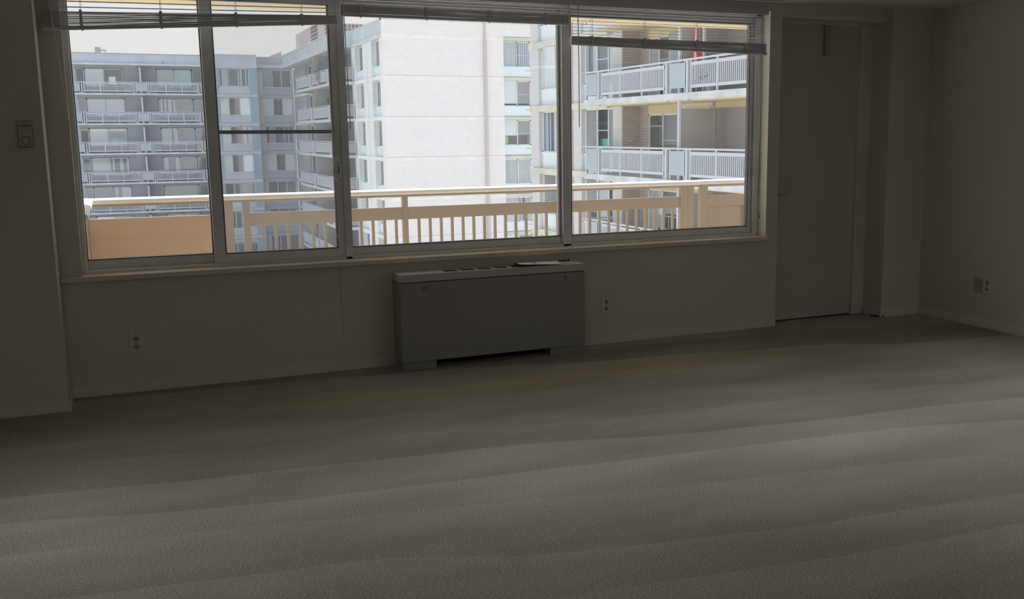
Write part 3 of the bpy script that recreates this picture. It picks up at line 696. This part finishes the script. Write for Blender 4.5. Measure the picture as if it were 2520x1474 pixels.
# its left flank, receding
FC = face_x(XC)
bx_(FC, 'wall', BRF, WW, (YW+.905, 60.50, -1.2, 0, GZ, 7.7)); bx_(FC, 'wall', BRF, WW, (62.75, 64.12, -1.2, 0, GZ, 7.7))
bx_(FC, 'wall', BRF, WW, (64.22, 65.36, -1.2, 0, GZ, 7.7)); bx_(FC, 'wall', BRF, WW, (67.80, 69.0, -1.2, 0, GZ, 7.7))
bx_(FC, 'expansion_joint', PARTN, WW, (64.12, 64.22, -1.2, -.02, GZ, 8.8))
bx_(FC, 'wall', STUCT, WW, (84.9, 85.2, -1.6, 0, GZ, 7.7), (88.45, 95.3, -1.6, 0, GZ, 7.7))
bx_(FC, 'wall', CORE, WW, (YW+1, 92, -9, -1.7, GZ, 7.7))
bx_(FC, 'wall', STUCT, WW, (69.0, 84.9, -1.7, -1.25, GZ, 7.7))
bx_(FC, 'parapet', STUCQ, WW, (YW+.36, 64.12, -.4, 0, 7.95, 8.80), (64.22, 68.9, -.4, 0, 7.95, 8.80), (68.4, 93.9, -1.8, 1.2, 7.95, 8.75))
bx_(FC, 'roof_coping', WHITEC, WW, (YW+.02, 68.9, -.5, .05, 8.80, 8.90), (68.35, 93.9, -1.8, 1.26, 8.75, 8.87))
bx_(FC, 'cornice', WHITEC, WW, (YW+.36, 64.12, -1.2, .06, 7.67, 7.95), (64.22, 68.9, -1.2, .06, 7.67, 7.95), (68.4, 93.9, -1.7, 1.2, 7.72, 7.95))
for k in range(-4, 3):
    z = ZK(k)
    bx_(FC, 'floor_band', BANDF, WW, (YW+.92, 64.12, -1.2, .05, z-.26, z-.02), (64.22, 69.0, -1.2, .05, z-.26, z-.02))
    for j, (a, b) in enumerate(((60.5, 62.75), (65.36, 67.8))):
        kk = [['c', 'd'], ['r100', 'c'], ['c', 'g100']][(k+j) % 3]
        window(WW, FC, a, b, z+.67, z+2.38, -.32, (.5,), kk, fw=.06)
        bx_(FC, 'spandrel_panel', WPAN2, WW, (a, b, -1.2, -.22, z, z+.67))
    # balcony on the flank
    bx_(FC, 'balcony_slab', WHITEC, WW, (68.2, 85.2, -1.3, 1.46, z-.22, z-.02))
    bx_(FC, 'balcony_soffit', STUCT, WW, (68.4, 84.8, -1.25, 1.36, z-.25, z-.22))
    bx_(FC, 'floor_band', BANDF, WW, (84.9, 95.5, -1.6, .05, z-.26, z-.02))
    window(WW, FC, 85.2, 88.45, z+.3, z+2.38, -.25, (.5,), ['c', 'd'], fw=.12)
    bx_(FC, 'spandrel_panel', STUCT, WW, (85.2, 88.45, -1.6, -.2, z, z+.3))
    bx_(FC, 'partition', PARTN, WW, (77.4, 77.5, -1.25, 1.3, z, z+2.4))
    window(WW, FC, 70.0, 74.6, z+.05, z+2.2, -1.24, (.33, .66), ['c', 'd', 'v'], fw=.07)
    if k > -4:
        rail(WW, FC, 1.42, z, [('bal', 84.9, 78.8, []), ('post', 78.5, 77.9), ('bal', 77.3, 71.3, []), ('post', 71.0, 70.6), ('panel', 70.4, 68.4)])
        FE = face_y(68.25); rail(WW, FE, 0.0, z, [('panel', 14.98, 16.25)], name='return_rail', pm=PARTN)
        FE = face_y(85.15); rail(WW, FE, 0.0, z, [('panel', 14.98, 16.25)], name='return_rail')
# brick penthouse on its roof
PH = thing('rooftop_penthouse', (19, 92, 8.3), 'tall tan brick penthouse with slotted screens above the middle wing roof', 'penthouse')
q = MB().box(17.5, 28, 87.4, 99.8, 8.3, 11.4); q.build('wall', mat('penthouse_brick', (0.50, 0.44, 0.42), .9, (.6, .08)), PH)
MB().box(17.3, 28, 87.2, 100, 8.6, 8.9).build('ledge', WHITEC, PH)
g = MB()
for i in range(26):
    for j in range(7):
        x = 18.1+i*.35; g.box(x, x+.17, 87.33, 87.42, 8.9+j*.36, 8.9+j*.36+.24)
for i in range(8):
    for j in range(7):
        yy = 87.9+i*.42; g.box(17.44, 17.52, yy, yy+.2, 8.9+j*.36, 8.9+j*.36+.24)
o = g.build('screen_slots', mat('slot_shadow_brown', (0.20, 0.16, 0.15), .9), PH); o['kind'] = 'stuff'

# ---------------- far left block
YL = 93.96
LB = thing('apartment_block', (4, YL, GZ), 'farthest apartment block, tinted blue-grey for shade and haze, with long rows of balconies at left', 'building')
FL = face_y(YL)
bx_(FL, 'wall', CORE, LB, (-22, 16.3, -14, -2.3, GZ, 7.9))
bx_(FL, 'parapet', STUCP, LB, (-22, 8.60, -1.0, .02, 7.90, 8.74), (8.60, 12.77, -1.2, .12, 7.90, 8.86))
bx_(FL, 'parapet', STUCT, LB, (12.77, 16.32, -2.6, -1.45, 7.90, 8.80))
bx_(FL, 'roof_coping', WHITEC, LB, (8.60, 12.82, -1.2, .17, 8.86, 8.92), (12.77, 16.32, -2.6, -1.4, 8.80, 8.86))
bx_(FL, 'roof_coping', PARTN, LB, (-22, 8.6, -1.0, .06, 8.74, 8.79))
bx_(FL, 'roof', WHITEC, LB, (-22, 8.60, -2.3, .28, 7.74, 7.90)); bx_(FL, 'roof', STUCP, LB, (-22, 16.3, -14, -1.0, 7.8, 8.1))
bx_(FL, 'wall_stain', STUCT, LB, (4.52, 4.72, 0, .028, 7.93, 8.12))
bx_(FL, 'wall', STUCB, LB, (8.55, 9.30, -2.3, 0, GZ, 7.9)); bx_(FL, 'wall', STUCB, LB, (12.07, 12.80, -2.3, 0, GZ, 7.9))
S3 = (lambda u, v, z: (u, YL+1.45-v, z), True)
bx_(S3, 'wall', STUCW, LB, (12.80, 13.45, -.9, 0, GZ, 7.9)); bx_(S3, 'wall', STUC3, LB, (16.15, 16.32, -.9, 0, GZ, 7.9))
seg_lab = {2: [['r100', 'd'], ['d', 'd'], ['v', 'r98', 'd']], 1: [['v', 'v'], ['d', 'd'], ['c', 'd', 'd']], 0: [['r100', 'r100'], ['d', 'd'], ['c', 'd', 'd']], -1: [['v', 'c'], ['d', 'd'], ['c', 'd', 'd']], -2: [['d', 'c'], ['d', 'd'], ['d', 'd', 'd']]}
for k in range(-4, 3):
    z = ZK(k); vb = -1.3; sc_ = (YL+1.3+6.13)/(YL+6.13)
    bx_(FL, 'balcony_slab', WHITEC, LB, (-22, 8.6, -2.3, .12, z-.16, z-.01))
    bx_(FL, 'wall', HEADG, LB, (-22, 8.6, -2.3, vb-.01, z+2.24, z+2.50))
    K = seg_lab.get(k, [['r100', 'd'], ['d', 'd'], ['d', 'd', 'd']])
    for off in (0, -11.2):
        s_ = lambda x: (x+off)*sc_
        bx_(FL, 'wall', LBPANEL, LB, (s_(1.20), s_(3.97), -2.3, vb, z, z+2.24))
        bx_(FL, 'partition', WRAIL, LB, (s_(2.53), s_(2.66), vb, -.02, z, z+2.3))
        window(LB, FL, s_(-1.90)+.0, s_(1.167), z+.62, z+2.20, vb+.02, (.5,), K[0], frm=FRG, fw=.07)
        window(LB, FL, s_(-2.64), s_(-1.95), z+.05, z+2.20, vb+.01, (), ['d'], frm=FRG, fw=.06)
        bx_(FL, 'spandrel_panel', LBSP, LB, (s_(-1.9), s_(1.167), -2.3, vb, z, z+.62))
        window(LB, FL, s_(4.0), s_(6.95), z+.62, z+2.20, vb+.02, (.5,), K[2][:2], frm=FRG, fw=.08)
        window(LB, FL, s_(7.02), s_(7.83), z+.05, z+2.20, vb+.01, (), ['d'], frm=FRG, fw=.06)
        bx_(FL, 'spandrel_panel', LBSP, LB, (s_(4.0), s_(6.95), -2.3, vb, z, z+.62))
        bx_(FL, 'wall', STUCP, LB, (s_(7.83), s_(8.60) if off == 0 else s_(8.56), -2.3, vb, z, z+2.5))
    rail(LB, FL, .02, z, [('panel', -3.25, -2.36), ('post', -2.25, -2.16), ('bal', -2.08, 1.97, [-.72, .64]), ('post', 2.03, 2.11), ('panel', 2.18, 3.14), ('post', 3.20, 3.29), ('bal', 3.37, 7.45, [4.73, 6.09]), ('post', 7.50, 7.59), ('panel', 7.68, 8.5)], drop=.15)
    # window bays right of the balconies
    kb = {2: ['c', 'c', 'c'], 1: ['r100', 'd', 'r100'], 0: ['r100', 'd', 'c'], -1: ['r100', 'd', 'r100']}.get(k, ['d', 'd', 'd'])
    window(LB, FL, 9.30, 12.07, z+.67, z+2.36, -.10, (.30, .65), kb, frm=FRG, fw=.08)
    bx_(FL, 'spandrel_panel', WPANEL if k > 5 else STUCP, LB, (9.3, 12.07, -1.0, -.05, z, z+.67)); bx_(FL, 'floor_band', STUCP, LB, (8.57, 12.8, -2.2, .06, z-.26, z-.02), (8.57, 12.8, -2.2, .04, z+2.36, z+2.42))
    kb = {2: ['c', 'd', 'd'], 1: ['r100', 'd', 'r100'], 0: ['c', 'd', 'c'], -1: ['r100', 'd', 'r100']}.get(k, ['d', 'd', 'd'])
    window(LB, S3, 13.45, 16.15, z+.67, z+2.36, -.10, (.34, .66), kb, frm=FRG, fw=.08)
    bx_(S3, 'spandrel_panel', STUC3, LB, (13.45, 16.15, -.85, -.05, z, z+.67)); bx_(S3, 'floor_band', STUC3, LB, (12.8, 16.32, -.85, .05, z-.26, z-.02), (12.8, 16.32, -.85, .03, z+2.36, z+2.42))
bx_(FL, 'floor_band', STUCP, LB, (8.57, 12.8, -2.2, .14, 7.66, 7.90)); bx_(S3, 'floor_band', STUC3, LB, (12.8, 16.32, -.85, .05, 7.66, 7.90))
# roof clutter
t = thing('rooftop_unit', (-.6, 96, 8.1), 'small rooftop vent unit with a low duct on the far left block', 'rooftop unit')
MB().box(-.93, -.45, 95.8, 96.3, 8.1, 9.42).build('housing', PARTN, t); MB().box(-.45, -.02, 95.9, 96.2, 9.10, 9.22).build('duct', PARTN, t); MB().box(-.1, -.02, 95.9, 96.2, 8.1, 9.10).build('duct_leg', PARTN, t)
t = thing('rooftop_plant_house', (16.4, 98, 8.1), 'cream rooftop plant house beside the brick penthouse', 'rooftop unit')
MB().box(15.75, 17.3, 98, 100, 8.1, 9.25).build('wall', ROOFC, t); MB().box(17.0, 17.4, 98, 100, 9.25, 9.62).build('wall', ROOFC, t)
MB().box(16.1, 16.5, 98.2, 98.8, 9.25, 9.42).build('vent', ROOFC, t)
m = MB(lambda u, v, z: (u, z, v)); m.prism([(14.5, 8.1), (15.6, 8.1), (15.6, 9.50), (14.6, 9.12)], 97, 99)
tag(m.build('rooftop_ramp', PARTN), 'low grey wedge-shaped roof hatch left of the cream plant house', 'roof hatch')

# ---------------- things on the far balconies
def bush(name, c, r, label, n=150, trunk=True, col=LEAF, h=1.0):
    t = thing(name, (c[0], c[1], c[2]), label, 'plant')
    MB().tube([(c[0], c[1], c[2]), (c[0], c[1], c[2]+.28)], [.13, .17], 12).build('pot', STUCT, t)
    m = MB()
    for i in range(n):
        a = random.uniform(0, 2*PI); zz = random.random(); rr = r*(1-zz*.75)*math.sqrt(random.random())
        p = Vector((c[0]+rr*math.cos(a), c[1]+rr*math.sin(a), c[2]+.30+zz*h)); d_ = Vector((math.cos(a), math.sin(a), random.uniform(-.2, .7))).normalized()*.12*random.uniform(.6, 1.3)
        s = d_.cross(Vector((0, 0, 1))).normalized()*.03; b = len(m.v)
        m.v += [tuple(p), tuple(p+d_*.5+s), tuple(p+d_), tuple(p+d_*.5-s)]; m.f.append((b, b+1, b+2, b+3))
    m.tube([(c[0], c[1], c[2]+.28), (c[0], c[1], c[2]+.3+h*.8)], [.02, .006], 5)
    o = m.build('foliage', col, t); o['kind'] = 'stuff'
    return t
bush('balcony_shrub', (15.35, 76.2, ZK(2)), .75, 'tall leafy shrub on the top balcony of the middle wing', 420, h=1.7)
bush('hanging_plant', (14.72, 73.9, ZK(2)-.02), .42, 'bushy plant hanging outside the top balcony rail of the middle wing', 220, h=.75)
bush('balcony_flowers', (16.15, 19.55, ZK(1)), .38, 'dark leafy flower pot behind the rail of the upper right balcony', 200, h=.75)
bush('hanging_fern', (16.9, 18.5, 3.85), .42, 'pale spiky plant hanging from the slab over the upper right balcony', 160, h=.35, col=mat('pale_leaf', (.42, .50, .36), .6))
MB().tube([(16.9, 18.5, 4.1), (16.9, 18.5, 5.03)], .006, 5).build('hanging_cord', CORD, bpy.data.objects['hanging_fern'])
t = thing('parasol', (16.35, 20.7, ZK(1)), 'closed red and white striped parasol on the upper right balcony', 'parasol')
MB().tube([(16.35, 20.7, ZK(1)), (16.35, 20.7, ZK(1)+2.1)], .022, 8).build('pole', FRW, t)
m = MB()
for i in range(8):
    a = 2*PI*i/8
    if i % 2 == 0: m.tube([(16.35+.05*math.cos(a), 20.7+.05*math.sin(a), ZK(1)+2.0), (16.35+.10*math.cos(a), 20.7+.10*math.sin(a), ZK(1)+1.2), (16.35+.13*math.cos(a), 20.7+.13*math.sin(a), ZK(1)+.35)], [.02, .055, .075], 7)
m.build('red_folds', RED, t)
m = MB()
for i in range(8):
    a = 2*PI*i/8
    if i % 2: m.tube([(16.35+.05*math.cos(a), 20.7+.05*math.sin(a), ZK(1)+2.0), (16.35+.09*math.cos(a), 20.7+.09*math.sin(a), ZK(1)+1.2), (16.35+.12*math.cos(a), 20.7+.12*math.sin(a), ZK(1)+.40)], [.02, .05, .06], 7)
m.build('white_folds', FRW, t)
tag(MB().disc((16.3, 20.35, ZK(1)+1.22), .16, (.2, 1, 0), .10, 16).build('red_ball', RED), 'round red bundle beside the parasol on the upper right balcony', 'ball')
tag(MB().disc((16.1, 23.4, ZK(1)+.52), .12, (1, .2, 0), .05, 6).build('orange_toy', ORANGE), 'orange toy behind the balusters of the upper right balcony', 'toy')
tag(MB().disc((16.1, 25.0, ZK(1)+.52), .10, (1, .2, 0), .05, 6).build('yellow_toy', YELLOW), 'yellow toy behind the balusters of the upper right balcony', 'toy')
tag(MB().box(17.30, 17.36, 28.3, 29.9, ZK(0)+.60, ZK(0)+1.25).build('green_board', GREENM), 'green board inside the window behind the middle right balcony', 'board')
tag(MB().box(16.3, 17.0, 77.36, 77.40, 3.9, 4.0).disc((16.35, 77.35, 4.15), .33, (0, 1, 0), .05, 20).build('wall_wreath', GRILL), 'round dark wreath on the partition of the middle wing balcony', 'wreath')
tag(MB().box(.02, .58, 94.88, 94.93, ZK(2)+.78, ZK(2)+1.48).build('pane_reflection_board', BLW), 'white reflection built as a flat board at a top-floor window of the far left block', 'board')  # bright pane reflection modelled as a thin white box
def chair(x, y, z, label):
    t = thing('balcony_chair', (x, y, z), label, 'chair', 'wooden chairs on the lower right balcony')
    MB().box(x-.22, x+.22, y-.22, y+.22, z+.42, z+.45).build('seat', WOOD, t)
    m = MB().box(x+.19, x+.23, y-.22, y-.18, z+.42, z+.95).box(x+.19, x+.23, y+.18, y+.22, z+.42, z+.95).box(x+.19, x+.23, y-.22, y+.22, z+.86, z+.95).box(x+.19, x+.23, y-.22, y+.22, z+.62, z+.68)
    m.build('backrest', WOOD, t)
    for a in (-.2, .2):
        for b in (-.2, .2): MB().box(x+a-.02, x+a+.02, y+b-.02, y+b+.02, z, z+.42).build('leg', WOOD, t)
    return t
chair(16.45, 23.7, ZK(-1), 'light wooden chair farther along the lower right balcony, seen through the railing')
chair(16.45, 22.9, ZK(-1), 'light wooden chair nearer on the lower right balcony, seen through the railing')
